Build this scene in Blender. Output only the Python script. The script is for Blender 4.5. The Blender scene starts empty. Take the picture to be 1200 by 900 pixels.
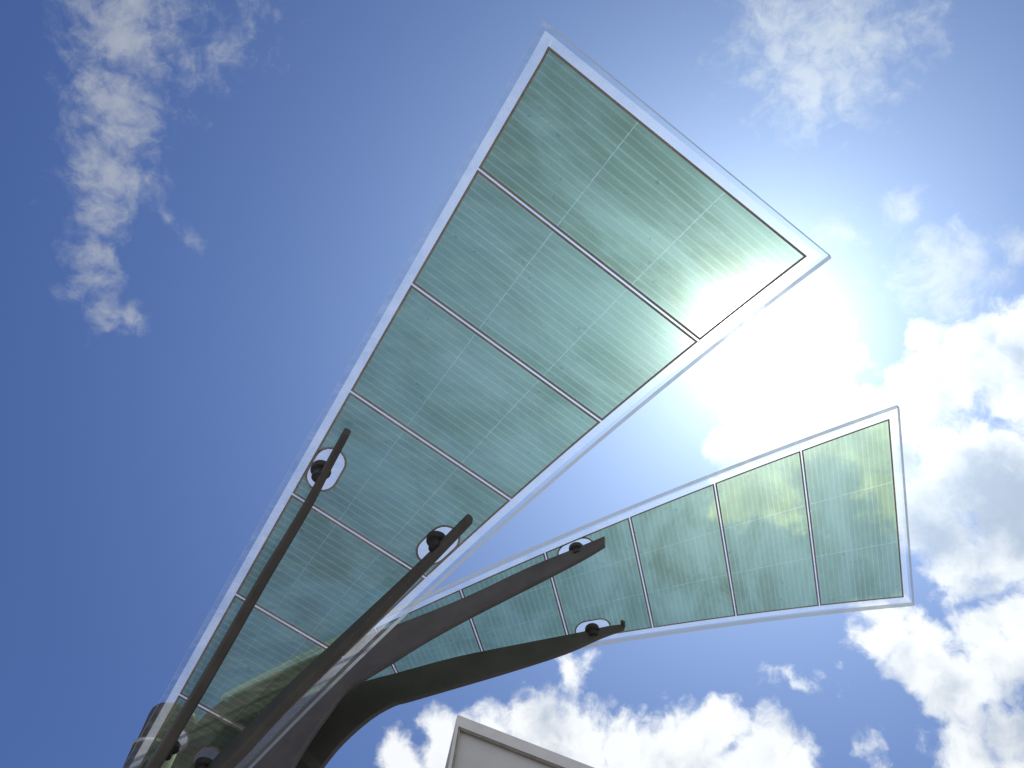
import bpy, bmesh, math, random
from mathutils import Vector, Matrix

R = math.radians
scene = bpy.context.scene
col = scene.collection
random.seed(7)

# ------------------------------------------------------------------ camera
CAM_POS = Vector((0.0, 0.0, 1.6))
cam_data = bpy.data.cameras.new('camera')
cam = bpy.data.objects.new('camera', cam_data)
col.objects.link(cam)
cam_data.sensor_width = 36.0
cam_data.lens = 33.0
cam_data.clip_start = 0.05
cam_data.clip_end = 8000.0
cx = Vector((0.984807753, -0.133022222, 0.111618897))      # camera right in the world
cy = -Vector((0.173648178, 0.754406507, -0.633022222))     # camera up
cz = -Vector((0.0, 0.642787610, 0.766044443))              # camera back
m = Matrix((cx, cy, cz)).transposed().to_4x4()
m.translation = CAM_POS
cam.matrix_world = m
scene.camera = cam

# ------------------------------------------------------------------ exposure
scene.view_settings.view_transform = 'Standard'
scene.view_settings.look = 'None'
scene.view_settings.exposure = 0.0
scene.view_settings.gamma = 1.0
scene.view_settings.use_curve_mapping = False
scene.cycles.max_bounces = 10
scene.cycles.transparent_max_bounces = 40
scene.cycles.sample_clamp_indirect = 6.0

SUN_EL, SUN_AZ = 53.0, 24.0                                # azimuth from +Y towards +X


def dir_of(az, el):
    return Vector((math.sin(R(az)) * math.cos(R(el)), math.cos(R(az)) * math.cos(R(el)), math.sin(R(el))))


SUN_DIR = dir_of(SUN_AZ, SUN_EL)
sun_data = bpy.data.lights.new('sun', 'SUN')
sun_data.energy = 3.6
sun_data.angle = R(0.5)
sun_data.color = (1.0, 0.95, 0.88)
sun = bpy.data.objects.new('sun', sun_data)
col.objects.link(sun)
sun.rotation_euler = SUN_DIR.to_track_quat('Z', 'Y').to_euler()
sun.location = SUN_DIR * 60


# ------------------------------------------------------------------ node helper
class NT:
    def __init__(self, tree):
        self.t = tree
        self.n = tree.nodes
        self.l = tree.links

    def put(self, sock, val):
        if val is None:
            return
        if isinstance(val, bpy.types.NodeSocket):
            self.l.new(val, sock)
        else:
            if sock.type == 'RGBA' and len(val) == 3:
                val = (*val, 1.0)
            sock.default_value = val

    def node(self, kind, ins=None, **props):
        nd = self.n.new(kind)
        for k, v in props.items():
            setattr(nd, k, v)
        for k, v in (ins or {}).items():
            self.put(nd.inputs[k], v)
        return nd

    def math(self, op, a, b=None, c=None, clamp=False):
        nd = self.n.new('ShaderNodeMath')
        nd.operation = op
        nd.use_clamp = clamp
        for i, v in enumerate((a, b, c)):
            self.put(nd.inputs[i], v)
        return nd.outputs[0]

    def vmath(self, op, a, b=None, scale=None):
        nd = self.n.new('ShaderNodeVectorMath')
        nd.operation = op
        self.put(nd.inputs[0], a)
        self.put(nd.inputs[1], b)
        if scale is not None:
            self.put(nd.inputs['Scale'], scale)
        return nd.outputs['Value'] if op in ('DOT_PRODUCT', 'DISTANCE', 'LENGTH') else nd.outputs[0]

    def ramp(self, v, lo, hi, a=0.0, b=1.0, smooth=True):
        nd = self.n.new('ShaderNodeMapRange')
        nd.interpolation_type = 'SMOOTHSTEP' if smooth else 'LINEAR'
        for i, x in enumerate((v, lo, hi, a, b)):
            self.put(nd.inputs[i], x)
        return nd.outputs[0]

    def noise(self, vec, scale, detail=4.0, rough=0.5, dist=0.0):
        nd = self.node('ShaderNodeTexNoise', {'Vector': vec, 'Scale': scale, 'Detail': detail,
                                              'Roughness': rough, 'Distortion': dist})
        return nd

    def mixc(self, f, a, b, mode='MIX'):
        nd = self.n.new('ShaderNodeMix')
        nd.data_type = 'RGBA'
        nd.blend_type = mode
        nd.clamp_factor = True
        self.put(nd.inputs[0], f)
        self.put(nd.inputs[6], a)
        self.put(nd.inputs[7], b)
        return nd.outputs[2]


# ------------------------------------------------------------------ world: sky, sun's aureole, clouds
# every cloud is a cluster of puffs: (azimuth, elevation, angular radius in degrees, weight)
CUMULUS = [(42.72, 47.71, 3.25, 1), (39.29, 48.12, 2.77, 1), (35.36, 47.01, 2.52, 1), (32.42, 45.57, 2.55, 0.9), (37.79, 50.5, 1.27, 0.8), (41.11, 50.07, 1.15, 0.8), (44.09, 48.81, 1.72, 0.9), (36.94, 42.75, 3.98, 1), (40.14, 42.02, 3.42, 1), (32.42, 42.13, 2.74, 0.9), (38.55, 38.16, 2.53, 0.9), (35.08, 38.36, 2.4, 0.8), (29.15, 35.49, 1.87, 0.8), (30.84, 33.95, 1.95, 0.9), (32.42, 32.44, 2.11, 0.9), (34.78, 33.43, 2.29, 0.9), (36.93, 34.41, 2.06, 0.9), (32.29, 29.06, 2.03, 0.9), (34.59, 29.63, 1.8, 0.8), (34.47, 28.01, 1.96, 0.9), (26.54, 29.29, 1.28, 0.7), (24.0, 50.71, 3.06, 1), (27.56, 49.8, 2.66, 1), (20.26, 46.68, 1.49, 0.9), (24.76, 47.6, 2.93, 1), (29.37, 47.54, 2.38, 1), (22.07, 44.8, 2.7, 0.8), (29.1, 52.13, 1.93, 0.6), (-2.38, 27.99, 1.58, 0.8), (-0.07, 30.19, 1.62, 0.8), (2.26, 30.04, 2.37, 1), (5.0, 30.82, 2.14, 1), (8.48, 30.21, 2.35, 1), (6.34, 29.11, 2.34, 1), (11.84, 29.97, 2.56, 1), (15.14, 30.11, 2.76, 1), (17.95, 31.28, 2.07, 1), (20.52, 30.15, 2.24, 1), (22.48, 29.24, 1.76, 0.9), (2.03, 28.17, 2.09, 1), (0.32, 28.4, 1.87, 1), (18.28, 28.84, 2.68, 1), (10.79, 28.34, 2.29, 1), (24.14, 32.71, 1.35, 0.5), (25.61, 33.3, 0.81, 0.5), (22.59, 33.23, 0.91, 0.4), (7.02, 33.61, 1.22, 0.5), (8.75, 34.45, 0.88, 0.45), (6.51, 32.85, 0.68, 0.4)]
WISPS = [(41.19, 54.24, 2.01, 0.95), (39.71, 55.65, 1.13, 0.8), (43.45, 54.12, 1.32, 0.8), (41.62, 52.58, 1.56, 0.85), (44.7, 52.71, 1.09, 0.7), (47.62, 53.56, 0.94, 0.8), (34.32, 58.11, 0.94, 0.75), (39.98, 57.9, 1.09, 0.85), (34.42, 54.78, 0.33, 0.9), (39.0, 68.49, 3.53, 0.85), (31.41, 68.74, 2.27, 0.7), (45.97, 66.93, 2.15, 0.7), (34.4, 66.11, 2.05, 0.95), (38.71, 65.06, 1.57, 0.9), (47.25, 66.06, 1.71, 0.6), (32.79, 70.45, 2.01, 0.75), (43.04, 69.66, 2.59, 0.8), (-50.65, 57.96, 2.93, 0.95), (-47.31, 56.84, 2.58, 0.95), (-50.37, 56.7, 2.1, 0.8), (-46.91, 53.61, 1.92, 0.7), (-44.53, 54.6, 2.4, 0.95), (-42.49, 52.61, 2.12, 0.95), (-41.31, 50.75, 2.0, 0.95), (-39.61, 51.16, 1.57, 0.8), (-39.54, 48.67, 1.56, 0.9), (-38.07, 47.06, 1.35, 0.9), (-36.2, 45.69, 1.36, 0.8), (-34.35, 44.6, 1.14, 0.9), (-32.45, 44.98, 1.2, 0.95), (-42.5, 57.9, 2.45, 0.5), (-41.31, 59.89, 2.24, 0.45), (-40.91, 62.05, 1.79, 0.45), (-49.74, 53.54, 1.67, 0.4), (-32.6, 50.86, 0.85, 0.6), (-35.68, 50.85, 0.65, 0.4), (-44.03, 48.61, 0.77, 0.25)]

world = bpy.data.worlds.new('World')
scene.world = world
world.use_nodes = True
wt = world.node_tree
wt.nodes.clear()
w = NT(wt)
SKY_STRENGTH = 0.1
U = 1.0 / SKY_STRENGTH                                       # radiance 1 in the units fed to the background
gen = w.node('ShaderNodeTexCoord').outputs['Generated']
dirv = w.vmath('NORMALIZE', gen)
sky = w.node('ShaderNodeTexSky', sky_type='NISHITA', sun_disc=False, sun_elevation=R(SUN_EL),
             sun_rotation=R(SUN_AZ), altitude=20.0, air_density=1.0, dust_density=0.6, ozone_density=1.6).outputs[0]
SKY_TINT = (0.38, 0.53, 0.93)
zdir = w.node('ShaderNodeSeparateXYZ', {0: dirv}).outputs[2]
skyc = w.mixc(1.0, sky, w.vmath('SCALE', SKY_TINT, scale=w.ramp(zdir, 0.35, 0.85, 0.70, 1.0)), 'MULTIPLY')

cosang = w.vmath('DOT_PRODUCT', dirv, tuple(SUN_DIR))
ang = w.math('MULTIPLY', w.math('ARCCOSINE', w.math('MINIMUM', cosang, 0.9999999)), 180 / math.pi)


def expo(scale, amp):                                        # amp * exp(-angle/scale)
    return w.math('MULTIPLY', w.math('EXPONENT', w.math('DIVIDE', ang, -scale)), amp)


glowc = w.vmath('ADD', w.vmath('SCALE', (1.0, 0.98, 0.95), scale=w.math('MULTIPLY', w.math('ADD', expo(1.05, 9.0), expo(3.3, 1.15)), U)),
                w.vmath('SCALE', (0.70, 1.0, 1.12), scale=w.math('MULTIPLY', expo(13.0, 0.76), U)))
base_sky = w.vmath('ADD', skyc, glowc)


def blob_field(vec, blobs, spread):
    acc = None
    for az, el, r, s in blobs:
        c = dir_of(az, el)
        d = w.vmath('DISTANCE', vec, tuple(c))
        f = w.math('MULTIPLY_ADD', d, -s / (R(r) * spread), s)
        acc = f if acc is None else w.math('SMOOTH_MAX', acc, f, 0.12)
    return acc


warp = w.noise(dirv, 9.0, 3.0, 0.55).outputs['Color']
warp2 = w.noise(dirv, 38.0, 3.0, 0.55).outputs['Color']
wv = w.vmath('ADD', dirv, w.vmath('SCALE', w.vmath('SUBTRACT', warp, (0.5, 0.5, 0.5)), scale=0.05))
wv = w.vmath('ADD', wv, w.vmath('SCALE', w.vmath('SUBTRACT', warp2, (0.5, 0.5, 0.5)), scale=0.018))
fbm = w.noise(wv, 17.0, 10.0, 0.58).outputs['Fac']
fbm2 = w.noise(wv, 22.0, 9.0, 0.60, 0.5).outputs['Fac']
low = w.noise(dirv, 6.0, 4.0, 0.55).outputs['Fac']
fine = w.noise(wv, 60.0, 7.0, 0.62).outputs['Fac']

CUMULUS = [(a_, e_ - (0.5 if e_ < 31.5 and a_ < 23 else 0.0), r_ * (0.9 if e_ < 31.5 and a_ < 23 else 1.0), s_) for a_, e_, r_, s_ in CUMULUS]
# unseen bright cloud, added behind the camera to light the arms from the front
fill_cloud = w.ramp(w.math('MULTIPLY', w.node('ShaderNodeSeparateXYZ', {0: dirv}).outputs[1], -1.0), 0.02, 0.45, -0.6, 0.62)
cum = w.math('MAXIMUM', blob_field(wv, CUMULUS, 1.45), fill_cloud)
wis = blob_field(wv, [(a_, e_, r_ * (1.0 if a_ > 25 else 0.80), s_ * (1.2 if a_ > 25 else 1.0)) for a_, e_, r_, s_ in WISPS], 1.95)

# cumulus
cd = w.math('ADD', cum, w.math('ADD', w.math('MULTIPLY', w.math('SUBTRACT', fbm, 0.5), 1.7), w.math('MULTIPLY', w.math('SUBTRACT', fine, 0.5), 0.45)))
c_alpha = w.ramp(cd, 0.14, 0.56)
# how much more cloud lies towards the sun: shaded there, bright on the sunward rims
wv_s = w.vmath('ADD', wv, w.vmath('SCALE', w.vmath('SUBTRACT', tuple(SUN_DIR), dirv), scale=0.11))
cum_s = w.math('MAXIMUM', blob_field(wv_s, CUMULUS, 1.45), fill_cloud)
fbm_s = w.noise(wv_s, 17.0, 10.0, 0.58).outputs['Fac']
toward = w.math('ADD', w.math('SUBTRACT', cum_s, cum), w.math('MULTIPLY', w.math('SUBTRACT', fbm_s, fbm), 1.5))
c_thick = w.ramp(w.math('ADD', w.math('ADD', w.math('MULTIPLY', cd, 0.8), w.math('MULTIPLY', toward, 0.7)),
                        w.math('MULTIPLY', w.math('SUBTRACT', low, 0.5), 1.8)), 0.18, 0.95)
near_sun = w.math('EXPONENT', w.math('DIVIDE', ang, -5.5))
rim = w.math('MULTIPLY_ADD', near_sun, 1.2, 0.95)
rimc = w.vmath('SCALE', (0.97, 0.985, 1.0), scale=w.math('MULTIPLY', rim, U))
core = w.math('MULTIPLY_ADD', near_sun, 1.4, 0.43)
corec = w.vmath('SCALE', (0.80, 0.94, 1.22), scale=w.math('MULTIPLY', core, U))
cumc = w.mixc(c_thick, rimc, corec)
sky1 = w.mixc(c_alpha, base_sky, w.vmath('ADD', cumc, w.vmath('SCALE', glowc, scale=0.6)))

# thin high cloud
wd = w.math('ADD', wis, w.math('ADD', w.math('MULTIPLY', w.math('SUBTRACT', fbm2, 0.5), 1.35),
                               w.math('MULTIPLY', w.math('SUBTRACT', fine, 0.5), 1.3)))
w_alpha = w.math('MULTIPLY', w.ramp(wd, 0.15, 1.22), 0.86)
wis_l = w.math('MULTIPLY', w.math('ADD', expo(16.0, 0.65), 0.40), U)
wisc = w.vmath('SCALE', (0.90, 0.97, 1.12), scale=wis_l)
sky2 = w.mixc(w_alpha, sky1, w.vmath('ADD', wisc, w.vmath('SCALE', glowc, scale=0.7)))

bg = w.node('ShaderNodeBackground', {'Color': sky2, 'Strength': SKY_STRENGTH})
out = w.node('ShaderNodeOutputWorld')
wt.links.new(bg.outputs[0], out.inputs['Surface'])
world.cycles.sampling_method = 'MANUAL'
world.cycles.sample_map_resolution = 1024


# ------------------------------------------------------------------ materials
def new_mat(name):
    mt = bpy.data.materials.new(name)
    mt.use_nodes = True
    mt.node_tree.nodes.clear()
    n = NT(mt.node_tree)
    o = n.node('ShaderNodeOutputMaterial')
    return mt, n, o


def principled(name, color, rough=0.5, metal=0.0, spec=0.5, var=0.12, scale=6.0, bump=0.0, bump_scale=60.0, coord='Object'):
    mt, n, o = new_mat(name)
    tc = n.node('ShaderNodeTexCoord').outputs[coord]
    nz = n.noise(tc, scale, 6.0, 0.6).outputs['Fac']
    v = n.ramp(nz, 0.3, 0.7, 1 - var, 1 + var)
    c = n.vmath('SCALE', color, scale=v)
    b = n.node('ShaderNodeBsdfPrincipled', {'Base Color': c, 'Metallic': metal,
                                            'Specular IOR Level': spec,
                                            'Roughness': n.ramp(nz, 0.25, 0.75, max(0.02, rough - 0.06), rough + 0.06)})
    if bump > 0:
        bz = n.noise(tc, bump_scale, 5.0, 0.6).outputs['Fac']
        bp = n.node('ShaderNodeBump', {'Height': bz, 'Strength': bump, 'Distance': 0.01})
        n.l.new(bp.outputs[0], b.inputs['Normal'])
    n.l.new(b.outputs[0], o.inputs['Surface'])
    return mt


def glass_mat():
    mt, n, o = new_mat('clear_glass')
    tc = n.node('ShaderNodeTexCoord').outputs['Object']
    smear = n.noise(n.vmath('MULTIPLY', tc, (3.0, 14.0, 3.0)), 1.6, 5.0, 0.6).outputs['Fac']
    fr = n.node('ShaderNodeFresnel', {'IOR': 1.5}).outputs[0]
    front = n.math('SUBTRACT', 1.0, n.node('ShaderNodeNewGeometry').outputs['Backfacing'])
    fac = n.math('MULTIPLY', fr, front)
    tr = n.node('ShaderNodeBsdfTransparent', {'Color': (0.965, 0.98, 0.98)}).outputs[0]
    gl = n.node('ShaderNodeBsdfGlossy', {'Color': (1, 1, 1), 'Roughness': n.ramp(smear, 0.3, 0.7, 0.01, 0.05)}).outputs[0]
    dust = n.node('ShaderNodeBsdfTranslucent', {'Color': (0.75, 0.78, 0.8)}).outputs[0]
    a = n.node('ShaderNodeMixShader', {0: n.ramp(smear, 0.42, 0.75, 0.0, 0.05), 1: tr, 2: dust}).outputs[0]
    s = n.node('ShaderNodeMixShader', {0: fac, 1: a, 2: gl}).outputs[0]
    n.l.new(s, o.inputs['Surface'])
    return mt


def edge_mat():
    mt, n, o = new_mat('ground_glass_edge')
    tc = n.node('ShaderNodeTexCoord').outputs['Object']
    nz = n.noise(tc, 9.0, 4.0, 0.6).outputs['Fac']
    tr = n.node('ShaderNodeBsdfTransparent', {'Color': (0.85, 0.92, 0.93)}).outputs[0]
    df = n.node('ShaderNodeBsdfDiffuse', {'Color': (0.40, 0.44, 0.48)}).outputs[0]
    tl = n.node('ShaderNodeBsdfTranslucent', {'Color': (0.72, 0.75, 0.78)}).outputs[0]
    x = n.node('ShaderNodeMixShader', {0: 0.5, 1: df, 2: tl}).outputs[0]
    s = n.node('ShaderNodeMixShader', {0: n.ramp(nz, 0.3, 0.7, 0.72, 0.88), 1: tr, 2: x}).outputs[0]
    n.l.new(s, o.inputs['Surface'])
    return mt


def forward_haze(n, shader, amount, tint):
    """a little of the light goes straight on through the grain, spread into a glare round the sun"""
    for ior, k in ((1.045, 0.9), (0.95, 1.5), (0.90, 0.9)):
        fw = n.node('ShaderNodeBsdfRefraction', {'Color': tint, 'Roughness': 1.0, 'IOR': ior}).outputs[0]
        shader = n.node('ShaderNodeMixShader', {0: amount * k, 1: shader, 2: fw}).outputs[0]
    return shader


def interlayer_mat():
    mt, n, o = new_mat('milky_interlayer')
    tc = n.node('ShaderNodeTexCoord').outputs['Object']
    nz = n.noise(tc, 5.0, 6.0, 0.6).outputs['Fac']
    tr = n.node('ShaderNodeBsdfTransparent', {'Color': (0.97, 0.98, 1.0)}).outputs[0]
    tl = n.node('ShaderNodeBsdfTranslucent', {'Color': (0.80, 0.84, 0.88)}).outputs[0]
    s = n.node('ShaderNodeMixShader', {0: n.ramp(nz, 0.3, 0.7, 0.18, 0.28), 1: tr, 2: tl}).outputs[0]
    s = forward_haze(n, s, 0.006, (1.0, 1.0, 1.0))
    n.l.new(s, o.inputs['Surface'])
    return mt


def film_mat():
    mt, n, o = new_mat('green_solar_film')
    uv = n.node('ShaderNodeUVMap', uv_map='UVMap').outputs[0]
    sp = n.node('ShaderNodeSeparateXYZ', {0: uv})
    u, v = sp.outputs[0], sp.outputs[1]
    tc = n.node('ShaderNodeTexCoord').outputs['Object']
    info = n.node('ShaderNodeObjectInfo').outputs['Random']
    # fingers across the leaf, a little irregular
    wob = n.noise(n.vmath('MULTIPLY', uv, (3.0, 1.2, 1.0)), 2.0, 3.0, 0.5).outputs['Fac']
    ph = n.math('FRACT', n.math('ADD', n.math('MULTIPLY', u, 17.0), n.math('MULTIPLY', wob, 0.03)))
    finger = n.ramp(n.math('ABSOLUTE', n.math('SUBTRACT', ph, 0.5)), 0.06, 0.17, 1.0, 0.0)
    band = n.noise(n.vmath('MULTIPLY', uv, (6.0, 0.5, 1.0)), 1.0, 2.0, 0.5).outputs['Fac']
    finger = n.math('MULTIPLY', finger, n.ramp(band, 0.3, 0.7, 0.45, 0.9))
    # two scribed lines along the leaf
    jag = n.noise(n.vmath('MULTIPLY', uv, (34.0, 1.0, 1.0)), 1.0, 1.0, 0.5).outputs['Fac']
    dv = n.math('ABSOLUTE', n.math('SUBTRACT', n.math('ABSOLUTE', v), n.math('MULTIPLY_ADD', jag, 0.008, 0.333)))
    scribe = n.ramp(dv, 0.002, 0.0045, 1.0, 0.0)
    scribe = n.math('MULTIPLY', scribe, n.ramp(jag, 0.25, 0.6, 0.4, 1.0))
    line = n.math('MAXIMUM', n.math('MULTIPLY', finger, 0.36), n.math('MULTIPLY', scribe, 0.75))
    # uneven coating: broad streaks along each strip, blotches and specks
    streak = n.noise(n.vmath('MULTIPLY', uv, (2.4, 0.9, 1.0)), 1.0, 5.0, 0.6, 0.6).outputs['Fac']
    grain = n.noise(n.vmath('MULTIPLY', uv, (9.0, 5.0, 1.0)), 1.0, 5.0, 0.55).outputs['Fac']
    speck = n.ramp(n.noise(tc, 28.0, 2.0, 0.5).outputs['Fac'], 0.69, 0.76)
    tint = n.mixc(n.ramp(streak, 0.28, 0.72), (0.25, 0.36, 0.18), (0.56, 0.73, 0.46))
    tint = n.mixc(n.math('MULTIPLY', n.ramp(info, 0.0, 1.0, 0.0, 0.4, False), 1.0), tint, (0.42, 0.60, 0.42))
    tint = n.mixc(line, tint, (0.86, 0.88, 0.70))
    tint = n.mixc(n.math('MULTIPLY', speck, 0.4), tint, (0.16, 0.20, 0.13))
    body = n.mixc(n.ramp(grain, 0.3, 0.7), (0.30, 0.35, 0.26), (0.32, 0.37, 0.28))
    body = n.mixc(line, body, (0.80, 0.84, 0.74))
    body = n.mixc(n.math('MULTIPLY', speck, 0.5), body, (0.12, 0.16, 0.12))
    tr = n.node('ShaderNodeBsdfTransparent', {'Color': tint}).outputs[0]
    tl = n.node('ShaderNodeBsdfTranslucent', {'Color': body}).outputs[0]
    s = n.node('ShaderNodeMixShader', {0: n.ramp(grain, 0.2, 0.8, 0.06, 0.08), 1: tr, 2: tl}).outputs[0]
    # the fine grain of the coating scatters the sun forward into a glare around it
    s = forward_haze(n, s, 0.0065, (0.92, 1.0, 0.96))
    n.l.new(s, o.inputs['Surface'])
    return mt


M_GLASS = glass_mat()
M_EDGE = edge_mat()
M_INTER = interlayer_mat()
M_FILM = film_mat()
M_TRIM = principled('bronze_film_border', (0.34, 0.26, 0.20), 0.5, 0.0, 0.5, 0.2, 12.0)
M_STEEL = principled('dark_bronze_paint', (0.092, 0.080, 0.072), 0.5, 0.0, 0.25, 0.14, 5.0, 0.10, 140.0)
M_POST = principled('dark_grey_post_paint', (0.085, 0.085, 0.095), 0.6, 0.0, 0.1, 0.15, 5.0, 0.08, 120.0)
M_RING = principled('pale_seam_ring', (0.42, 0.42, 0.44), 0.4, 0.4, 0.5, 0.1)
M_RUBBER = principled('black_clamp_metal', (0.035, 0.032, 0.030), 0.5, 0.0, 0.4, 0.2, 20.0)
M_WALL = principled('grey_render_wall', (0.54, 0.525, 0.515), 0.75, 0.0, 0.3, 0.05, 2.0, 0.15, 90.0)
M_COPE = principled('grey_painted_fascia', (0.64, 0.625, 0.615), 0.5, 0.0, 0.4, 0.06, 3.0, 0.05, 60.0)
M_SHADOW_LINE = principled('brown_shadow_line', (0.30, 0.27, 0.22), 0.7, 0.0, 0.3, 0.15)  # shade put into colour, for the strips drawing the building's shadow lines
M_ROOF = principled('grey_roof_sheet', (0.35, 0.36, 0.38), 0.5, 0.1, 0.4, 0.1)
M_GROUND = principled('light_concrete_ground', (0.27, 0.268, 0.262), 0.85, 0.0, 0.3, 0.15, 0.35, 0.3, 30.0)
M_CONC = principled('concrete_plinth', (0.34, 0.33, 0.31), 0.8, 0.0, 0.3, 0.12, 4.0, 0.3, 50.0)


# ------------------------------------------------------------------ object helpers
def link(name, bm, mats, parent=None, label=None, smooth=False):
    me = bpy.data.meshes.new(name)
    bm.to_mesh(me)
    bm.free()
    for x in (mats if isinstance(mats, (list, tuple)) else [mats]):
        me.materials.append(x)
    if smooth:
        for p in me.polygons:
            p.use_smooth = True
    o = bpy.data.objects.new(name, me)
    col.objects.link(o)
    if parent is not None:
        o.parent = parent
        o.matrix_parent_inverse = parent_world(parent).inverted()
    if label:
        o['label'] = label
    return o


def parent_world(o):
    mw = Matrix.Translation(o.location)
    p = o.parent
    while p is not None:
        mw = Matrix.Translation(p.location) @ mw if p.type == 'EMPTY' else mw
        p = p.parent
    return mw if o.type == 'EMPTY' else Matrix.Identity(4)


def thing(name, loc, label, cat):
    o = bpy.data.objects.new(name, None)
    o.empty_display_size = 0.3
    col.objects.link(o)
    o.location = loc
    o['label'] = label
    o['category'] = cat
    return o


def add_box(bm, a, b, mat=0, xf=None):
    vs = [bm.verts.new((x, y, z)) for x in (a[0], b[0]) for y in (a[1], b[1]) for z in (a[2], b[2])]
    fs = [(0, 1, 3, 2), (4, 6, 7, 5), (0, 4, 5, 1), (2, 3, 7, 6), (0, 2, 6, 4), (1, 5, 7, 3)]
    for f in fs:
        fc = bm.faces.new([vs[i] for i in f])
        fc.material_index = mat
    if xf:
        for v in vs:
            v.co = xf(v.co)
    return vs


def lathe(bm, profile, centre, axis=Vector((0, 0, 1)), seg=32, mat=0):
    q = axis.to_track_quat('Z', 'Y')
    rings = []
    for r, z in profile:
        rings.append([bm.verts.new(centre + q @ Vector((r * math.cos(2 * math.pi * i / seg), r * math.sin(2 * math.pi * i / seg), z)))
                      for i in range(seg)])
    for a, b in zip(rings, rings[1:]):
        for i in range(seg):
            f = bm.faces.new((a[i], a[(i + 1) % seg], b[(i + 1) % seg], b[i]))
            f.material_index = mat
    for ring, rev in ((rings[0], True), (rings[-1], False)):
        f = bm.faces.new(ring[::-1] if rev else ring)
        f.material_index = mat


# ------------------------------------------------------------------ ground
bm = bmesh.new()
s = 3000.0
bm.faces.new([bm.verts.new(p) for p in ((-s, -s, 0), (s, -s, 0), (s, s, 0), (-s, s, 0))])
g = link('ground', bm, M_GROUND)
g['kind'] = 'structure'

# ------------------------------------------------------------------ building behind
bld = thing('building', (0.06, 14.0, 0.0),
            'plain pale grey building with sloping parapet and fascia, low behind the solar tree', 'building')
ba = R(1.6)


def bxf(p):
    return Vector((0.06 + p[0] * math.cos(ba) - p[1] * math.sin(ba), 14.0 + p[0] * math.sin(ba) + p[1] * math.cos(ba), p[2]))


SL = -0.2                                                    # roof falls to the right
BW, BD, ZT = 11.0, 9.0, 9.80


def slope_box(bm, x0, x1, y0, y1, zl0, zh0, mat=0):
    """box whose top and bottom follow the roof's fall; zl/zh are measured at x = 0"""
    vs = []
    for x in (x0, x1):
        for y in (y0, y1):
            for z in (zl0, zh0):
                zz = z + SL * x if z > 0.01 else 0.0
                vs.append(bm.verts.new(bxf((x, y, zz))))
    for f in ((0, 1, 3, 2), (4, 6, 7, 5), (0, 4, 5, 1), (2, 3, 7, 6), (0, 2, 6, 4), (1, 5, 7, 3)):
        bm.faces.new([vs[i] for i in f]).material_index = mat


bm = bmesh.new()
slope_box(bm, 0.09, BW - 0.1, 0.10, BD - 0.1, 0.0, ZT - 0.17)
link('wall', bm, M_WALL, bld)
bm = bmesh.new()
slope_box(bm, 0.0, BW, 0.0, 0.16, ZT - 0.185, ZT)
slope_box(bm, 0.0, BW, BD - 0.16, BD, ZT - 0.185, ZT)
slope_box(bm, 0.0, 0.16, 0.163, BD - 0.163, ZT - 0.185, ZT)
slope_box(bm, BW - 0.16, BW, 0.163, BD - 0.163, ZT - 0.185, ZT)
link('fascia', bm, M_COPE, bld)
bm = bmesh.new()
slope_box(bm, 0.0, 0.05, 0.0, 0.16, 0.0, ZT - 0.188)
link('corner_trim', bm, M_COPE, bld)
bm = bmesh.new()
slope_box(bm, 0.053, BW - 0.05, 0.03, 0.098, ZT - 0.215, ZT - 0.188)  # solid brown strips stand in for the shade under fascia and beside trim
slope_box(bm, 0.053, 0.088, 0.03, 0.16, 0.0, ZT - 0.22)
link('shadow_strip', bm, M_SHADOW_LINE, bld)
bm = bmesh.new()
slope_box(bm, 0.165, BW - 0.165, 0.165, BD - 0.165, ZT - 0.166, ZT - 0.06)
link('roof', bm, M_ROOF, bld)

# ------------------------------------------------------------------ the solar tree
tree = thing('solar_tree', (-1.75, 6.5, 0.0),
             'solar tree of two long green glass panels on dark curved steel arms', 'solar tree')

G = 0.8
SEG = 0.85 * G                                               # length of one film panel along a leaf


class Leaf:
    def __init__(s, o, x, y, z, a, b, k, t):
        s.o, s.x, s.y, s.z = Vector(o), Vector(x), Vector(y), Vector(z)
        s.a, s.b, s.k, s.t = a, b, k, t

    def w(s, u):                                             # half width of the film at u
        return max(0.03, (s.a + s.b * u) * G)

    def pt(s, X, Y, h=0.0):                                  # X along (m), Y across (m), h above the film
        u = X / SEG
        v = Y / s.w(u)
        return s.o + s.x * X + s.y * Y + s.z * (G * (s.k * u * u + s.t * u * v) + h)

    def uv(s, X, Y):
        return (X / SEG, Y / s.w(X / SEG))


leaf_near = Leaf((0.6227, 1.9328, 5.8063), (-0.48749, 0.85899, -0.15647), (-0.87309, -0.48121, 0.07842),
                 (-0.00793, 0.17485, 0.98456), 1.02145, -0.11157, -0.02619, -0.00035)
leaf_far = Leaf((3.1213, 5.0451, 6.8964), (-0.91912, 0.33751, -0.20323), (-0.38032, -0.89474, 0.2341),
                (-0.10283, 0.29246, 0.95073), 1.03695, -0.11271, -0.01312, -0.01437)


def stadium(cx_, cy_, hl, hw, ang, n=10):
    pts = []
    for i in range(n + 1):
        t = -math.pi / 2 + math.pi * i / n
        pts.append((hl - hw + hw * math.cos(t), hw * math.sin(t)))
    for i in range(n + 1):
        t = math.pi / 2 + math.pi * i / n
        pts.append((-(hl - hw) + hw * math.cos(t), hw * math.sin(t)))
    ca, sa = math.cos(ang), math.sin(ang)
    return [(cx_ + p[0] * ca - p[1] * sa, cy_ + p[0] * sa + p[1] * ca) for p in pts]


def loop_edges(bm, pts):
    vs = [bm.verts.new((p[0], p[1], 0)) for p in pts]
    return vs, [bm.edges.new((vs[i], vs[(i + 1) % len(vs)])) for i in range(len(vs))]


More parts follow.
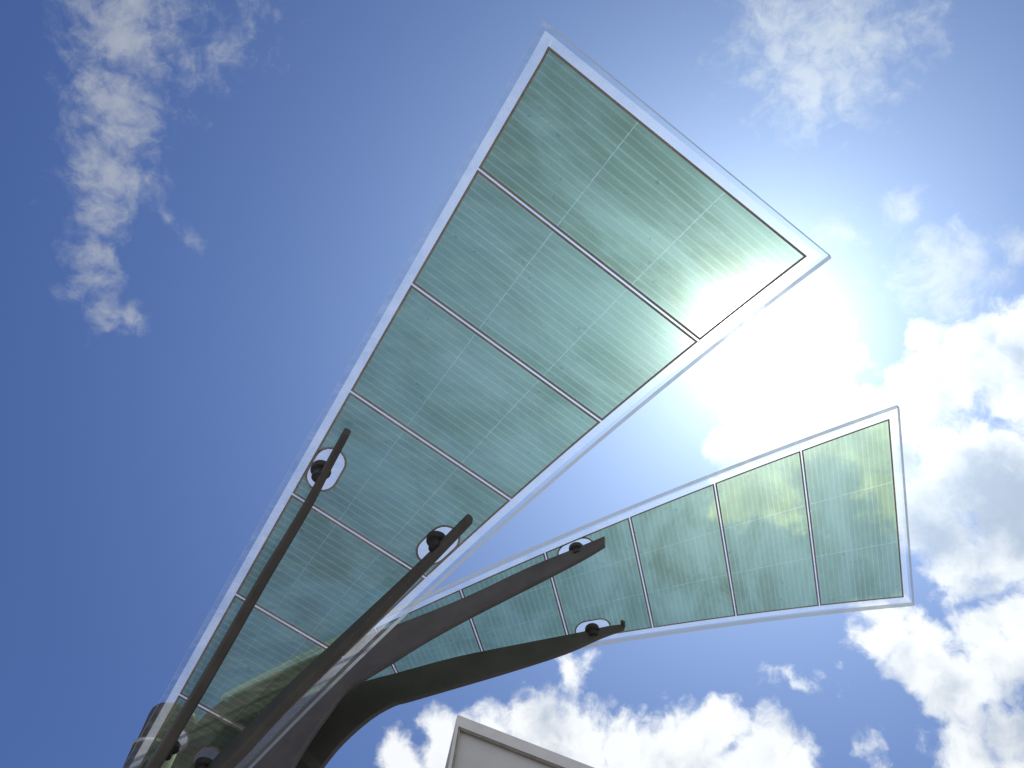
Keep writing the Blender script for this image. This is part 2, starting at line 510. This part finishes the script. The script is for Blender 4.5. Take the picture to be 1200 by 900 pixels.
def ring(bm, a, b, mat):
    va = [bm.verts.new((p[0], p[1], 0)) for p in a]
    vb = [bm.verts.new((p[0], p[1], 0)) for p in b]
    n = len(a)
    for i in range(n):
        bm.faces.new((va[i], va[(i + 1) % n], vb[(i + 1) % n], vb[i])).material_index = mat


END_U = 7.62
BORDER, TIP_BORDER, THICK = 0.078, 0.072, 0.048
BRONZE, GAP = 0.0125, 0.0048                                 # line width, half gap between panels


def build_leaf(lf, holes, clamps, label, tip_skew):
    """holes: (u, v, half length, half width) of the clear windows round the clamps"""
    # slab of laminated glass
    bm = bmesh.new()
    nu = 34
    U0, U1 = -TIP_BORDER, END_U * SEG + 0.05
    rows = []
    for i in range(nu + 1):
        X = U0 + (U1 - U0) * i / nu
        hw = lf.w(X / SEG) + BORDER
        row = []
        for Y in (hw, hw / 3, -hw / 3, -hw):
            sk = tip_skew * (0.5 + 0.5 * Y / hw) if i == 0 else 0.0
            row.append((bm.verts.new(lf.pt(X + sk, Y, -THICK / 2)), bm.verts.new(lf.pt(X + sk, Y, THICK / 2))))
        rows.append(row)
    for r0, r1 in zip(rows, rows[1:]):
        for j in range(3):
            bm.faces.new((r0[j][0], r0[j + 1][0], r1[j + 1][0], r1[j][0])).material_index = 0
            bm.faces.new((r0[j][1], r1[j][1], r1[j + 1][1], r0[j + 1][1])).material_index = 0
        for j in (0, 3):
            bm.faces.new((r0[j][0], r1[j][0], r1[j][1], r0[j][1])).material_index = 1
    for row in (rows[0], rows[-1]):
        for j in range(3):
            bm.faces.new((row[j][0], row[j][1], row[j + 1][1], row[j + 1][0])).material_index = 1
    bmesh.ops.recalc_face_normals(bm, faces=bm.faces)
    sheet = link('glass_leaf', bm, [M_GLASS, M_EDGE], tree, label)

    # milky interlayer that shows round and between the films
    bm = bmesh.new()

    def quadstrip(rows_):
        vs = [[bm.verts.new(lf.pt(p[0], p[1], 0.004)) for p in r] for r in rows_]
        for r0, r1 in zip(vs, vs[1:]):
            for q in range(len(r0) - 1):
                bm.faces.new((r0[q], r0[q + 1], r1[q + 1], r1[q]))
    mw = BORDER * 0.60
    for sg in (1, -1):
        strip = []
        for i in range(nu + 1):
            X = -TIP_BORDER * 0.62 + (END_U * SEG + 0.03 + TIP_BORDER * 0.62) * i / nu
            hw = lf.w(X / SEG)
            sk = tip_skew * (1.06 if sg > 0 else -0.06) if i == 0 else 0.0
            strip.append([(X + sk, sg * (hw + mw)), (X + (tip_skew if sg > 0 and i == 0 else 0), sg * (hw - 0.003))])
        quadstrip(strip)
    hw = lf.w(-TIP_BORDER * 0.62 / SEG) - 0.003
    quadstrip([[(-TIP_BORDER * 0.62 + tip_skew, hw), (-TIP_BORDER * 0.62, -hw)], [(0.003 + tip_skew, hw), (0.003, -hw)]])
    for j in range(1, 8):
        hw = lf.w(j) - 0.003
        quadstrip([[(j * SEG - 0.009, hw), (j * SEG - 0.009, -hw)], [(j * SEG + 0.009, hw), (j * SEG + 0.009, -hw)]])
    for hu, hv, hl, hw in holes:
        slope = math.atan(lf.b * G / SEG * (1 if hv > 0 else -1))
        bm.faces.new([bm.verts.new(lf.pt(p[0], p[1], 0.004)) for p in stadium(hu * SEG, hv * lf.w(hu), hl + 0.004, hw + 0.004, slope)])
    link('interlayer', bm, M_INTER, sheet)

    # films, one per panel, each with its bronze border and clamp windows
    for j in range(8):
        x0 = j * SEG + (GAP if j else 0.0)
        x1 = min(j + 1, END_U) * SEG - GAP
        n = 8

        def outline(ins):
            pts = []
            for i in range(n + 1):
                X = x0 + ins + (x1 - x0 - 2 * ins) * i / n
                sk = tip_skew if (j == 0 and i == 0) else 0.0
                pts.append((X + sk, lf.w(X / SEG) - ins))
            for i in range(n, -1, -1):
                X = x0 + ins + (x1 - x0 - 2 * ins) * i / n
                pts.append((X, -(lf.w(X / SEG) - ins)))
            return pts
        bm = bmesh.new()
        uvl = bm.loops.layers.uv.new('UVMap')
        inner = outline(BRONZE)
        hs = [h for h in holes if j <= h[0] < j + 1]
        _, edges = loop_edges(bm, inner)
        for hu, hv, hl, hw in hs:
            slope = math.atan(lf.b * G / SEG * (1 if hv > 0 else -1))
            st = stadium(hu * SEG, hv * lf.w(hu), hl + BRONZE, hw + BRONZE, slope)
            _, e2 = loop_edges(bm, st)
            edges += e2
        bmesh.ops.triangle_fill(bm, edges=edges, use_beauty=True, use_dissolve=False)
        bmesh.ops.subdivide_edges(bm, edges=[e for e in bm.edges if e.calc_length() > 0.35], cuts=2)
        bmesh.ops.triangulate(bm, faces=bm.faces)
        ring(bm, outline(0.0), inner, 1)
        for hu, hv, hl, hw in hs:
            slope = math.atan(lf.b * G / SEG * (1 if hv > 0 else -1))
            ring(bm, stadium(hu * SEG, hv * lf.w(hu), hl + BRONZE, hw + BRONZE, slope),
                 stadium(hu * SEG, hv * lf.w(hu), hl, hw, slope), 1)
        for f in bm.faces:
            for lp in f.loops:
                a_, b_ = lf.uv(lp.vert.co.x, lp.vert.co.y)
                lp[uvl].uv = (a_, b_)
        for v in bm.verts:
            v.co = lf.pt(v.co.x, v.co.y, 0.0)
        bmesh.ops.recalc_face_normals(bm, faces=bm.faces)
        link('solar_film', bm, [M_FILM, M_TRIM], sheet)

    # round clamps under the glass
    for hu, hv in clamps:
        bm = bmesh.new()
        c = lf.pt(hu * SEG, hv * lf.w(hu), -THICK / 2)
        ax = -lf.z
        rr = 0.058
        lathe(bm, [(rr * 0.9, 0.0005), (rr, 0.006), (rr, 0.032), (rr * 0.92, 0.040), (rr * 0.62, 0.044), (rr * 0.62, 0.095)], c, ax, 28)
        bmesh.ops.recalc_face_normals(bm, faces=bm.faces)
        link('clamp', bm, M_RUBBER, sheet)
    return sheet


build_leaf(leaf_near, [(3.668, 0.80, 0.128, 0.080), (3.692, -0.80, 0.130, 0.080), (6.367, 0.54, 0.074, 0.064), (6.38, -0.38, 0.074, 0.064)],
           [(3.65, 0.85), (3.62, -0.71), (6.37, 0.60), (6.38, -0.36)],
           'larger glass leaf overhead, nearest to the viewer, its wide end pointing up', 0.028)
build_leaf(leaf_far, [(3.663, 0.81, 0.135, 0.082), (3.694, -0.81, 0.135, 0.082)],
           [(3.65, 0.88), (3.70, -0.76)],
           'smaller looking glass leaf pointing right, behind the larger one', 0.0)


# ------------------------------------------------------------------ arms
def smooth_pairs(T, B, sub=3, keep=()):
    """Catmull-Rom through the section pairs"""
    def cr(P, i, t):
        p0, p1, p2, p3 = P[max(i - 1, 0)], P[i], P[i + 1], P[min(i + 2, len(P) - 1)]
        return 0.5 * ((2 * p1) + (p2 - p0) * t + (2 * p0 - 5 * p1 + 4 * p2 - p3) * t * t + (3 * p1 - p0 - 3 * p2 + p3) * t ** 3)
    T = [Vector(p) for p in T]
    B = [Vector(p) for p in B]
    oT, oB = [], []
    for i in range(len(T) - 1):
        for k in range(sub):
            oT.append(cr(T, i, k / sub))
            oB.append(cr(B, i, k / sub))
    return oT + [T[-1]], oB + [B[-1]]


def plate_arm(T, B, th0, th1, label, sub=3):
    T, B = smooth_pairs(T, B, sub)
    bm = bmesh.new()
    rings = []
    n = len(T)
    side = None
    for i in range(n):
        t = T[i]
        b = B[i]
        mid0 = (T[max(i - 1, 0)] + B[max(i - 1, 0)]) / 2
        mid1 = (T[min(i + 1, n - 1)] + B[min(i + 1, n - 1)]) / 2
        tan = (mid1 - mid0).normalized()
        dn = b - t
        sd = tan.cross(dn).normalized()
        if side is not None and sd.dot(side) < 0:
            sd = -sd
        side = sd
        th = (th0 + (th1 - th0) * min(1.0, i / (n * 0.6))) / 2
        c = min(0.012, dn.length * 0.2)                      # chamfer
        d = dn.normalized()
        L = dn.length
        sec = [t + sd * (th - c), t + sd * th + d * c, b + sd * th - d * c, b + sd * (th - c),
               b - sd * (th - c), b - sd * th - d * c, t - sd * th + d * c, t - sd * (th - c)]
        rings.append([bm.verts.new(p) for p in sec])
    for a, b in zip(rings, rings[1:]):
        for k in range(8):
            bm.faces.new((a[k], a[(k + 1) % 8], b[(k + 1) % 8], b[k]))
    bm.faces.new(rings[0])
    bm.faces.new(rings[-1][::-1])
    bmesh.ops.recalc_face_normals(bm, faces=bm.faces)
    return link('support_arm', bm, M_STEEL, tree, label)


# the upper arm widens towards its foot into a deep gusset that reaches the round post
A3T = [(0.888, 5.32, 6.366), (0.758, 5.381, 6.308), (0.377, 5.568, 6.156), (-0.027, 5.753, 5.946), (-0.453, 5.961, 5.774), (-0.744, 6.108, 5.678), (-1.043, 6.261, 5.584), (-1.303, 6.383, 5.463), (-1.556, 6.497, 5.323), (-1.772, 6.593, 5.15), (-1.86, 6.603, 4.928), (-1.88, 6.56, 4.604),
       (-1.90, 6.53, 3.6), (-1.92, 6.52, 2.0), (-1.93, 6.52, 0.12)]
A3B = [(0.888, 5.288, 6.239), (0.71, 5.362, 6.113), (0.336, 5.527, 5.892), (-0.033, 5.692, 5.679), (-0.308, 5.808, 5.495), (-0.49, 5.879, 5.349), (-0.653, 5.944, 5.226), (-0.766, 5.987, 5.128), (-0.833, 5.982, 4.949), (-0.906, 5.97, 4.726), (-0.955, 5.948, 4.513), (-0.983, 5.917, 4.323),
       (-1.06, 5.94, 3.6), (-1.25, 6.08, 2.0), (-1.30, 6.12, 0.12)]
A4T = [(1.212, 6.147, 6.224), (1.088, 6.176, 6.198), (0.849, 6.224, 6.116), (0.377, 6.322, 5.973), (-0.069, 6.414, 5.83), (-0.5, 6.489, 5.646), (-0.642, 6.515, 5.589), (-0.847, 6.544, 5.477), (-0.998, 6.521, 5.232), (-1.099, 6.482, 4.985), (-1.172, 6.442, 4.762),
       (-1.36, 6.50, 3.6), (-1.58, 6.60, 2.0), (-1.64, 6.64, 0.12)]
A4B = [(1.216, 6.128, 6.158), (1.034, 6.155, 6.062), (0.765, 6.184, 5.882), (0.355, 6.247, 5.677), (-0.056, 6.317, 5.492), (-0.34, 6.365, 5.365), (-0.443, 6.382, 5.321), (-0.583, 6.388, 5.192), (-0.733, 6.368, 4.96), (-0.821, 6.332, 4.738), (-0.868, 6.293, 4.545),
       (-1.02, 6.33, 3.6), (-1.22, 6.42, 2.0), (-1.28, 6.46, 0.12)]
plate_arm(A3T, A3B, 0.028, 0.04, 'upper arm under the glass leaf that points right')
low_arm = plate_arm(A4T, A4B, 0.028, 0.04, 'lowest arm, under the outer edge of the leaf that points right')

bm = bmesh.new()
lathe(bm, [(0.012, -0.035), (0.018, -0.03), (0.018, 0.03), (0.012, 0.035)], Vector((1.205, 6.141, 6.222)), Vector((0.265, 0.929, -0.257)), 16)
bmesh.ops.recalc_face_normals(bm, faces=bm.faces)
link('end_pin', bm, M_STEEL, low_arm)

A1 = [(-0.825, 3.536, 5.168), (-0.907, 3.747, 5.08), (-0.98, 3.94, 4.995), (-1.1, 4.211, 4.866), (-1.183, 4.392, 4.774), (-1.401, 4.895, 4.498), (-1.591, 5.306, 4.246), (-1.675, 5.474, 4.135)]
A2 = [(-0.102, 3.963, 5.094), (-0.267, 4.193, 4.988), (-0.42, 4.394, 4.888), (-0.56, 4.567, 4.794), (-0.768, 4.817, 4.649), (-0.986, 5.072, 4.489), (-1.149, 5.275, 4.355), (-1.316, 5.472, 4.216)]


def hang(centres, lift, depth0, depth1, tail_t, tail_b):
    """section pairs hanging from the near leaf, then the tail that turns down into the ground"""
    T, B = [], []
    n = len(centres)
    for i, c in enumerate(centres):
        c = Vector(c)
        d = depth0 + (depth1 - depth0) * (i / (n - 1)) ** 1.3
        T.append(c + leaf_near.z * lift)
        B.append(c + leaf_near.z * (lift - d))
    return T + [Vector(p) for p in tail_t], B + [Vector(p) for p in tail_b]


T, B = hang(A1, 0.05, 0.055, 0.14, [(-1.93, 5.98, 3.78), (-2.13, 6.32, 3.2), (-2.15, 6.42, 2.0), (-2.15, 6.46, 0.12)],
            [(-1.90, 5.90, 3.50), (-2.02, 6.08, 3.0), (-2.02, 6.16, 2.0), (-2.02, 6.20, 0.12)])
plate_arm(T, B, 0.040, 0.07, 'thin arm along the left edge of the nearest leaf')
T, B = hang(A2, 0.05, 0.07, 0.23, [(-1.62, 5.93, 3.90), (-1.84, 6.25, 3.2), (-1.88, 6.40, 2.0), (-1.90, 6.44, 0.12)],
            [(-1.57, 5.83, 3.56), (-1.72, 6.02, 3.0), (-1.76, 6.12, 2.0), (-1.78, 6.16, 0.12)])
plate_arm(T, B, 0.045, 0.065, 'thick arm along the right edge of the nearest leaf')

# round post that stands behind the foot of the nearest leaf
bm = bmesh.new()
pc = Vector((-2.11, 6.9, 0.0))
lathe(bm, [(0.195, 0.12), (0.195, 4.90)], pc, seg=48)
lathe(bm, [(0.182, 4.93), (0.182, 5.17), (0.176, 5.21), (0.16, 5.235), (0.13, 5.25)], pc, seg=48)
bmesh.ops.recalc_face_normals(bm, faces=bm.faces)
post = link('post', bm, M_POST, tree, smooth=True)
bm = bmesh.new()
lathe(bm, [(0.197, 4.902), (0.203, 4.908), (0.203, 4.922), (0.197, 4.928)], pc, seg=48)
bmesh.ops.recalc_face_normals(bm, faces=bm.faces)
link('seam_ring', bm, M_RING, post)
# plinth
bm = bmesh.new()
lathe(bm, [(1.05, 0.0), (1.05, 0.10), (1.02, 0.118), (0.4, 0.122)], Vector((-1.75, 6.5, 0.0)), seg=64)
bmesh.ops.recalc_face_normals(bm, faces=bm.faces)
link('plinth', bm, M_CONC, tree)
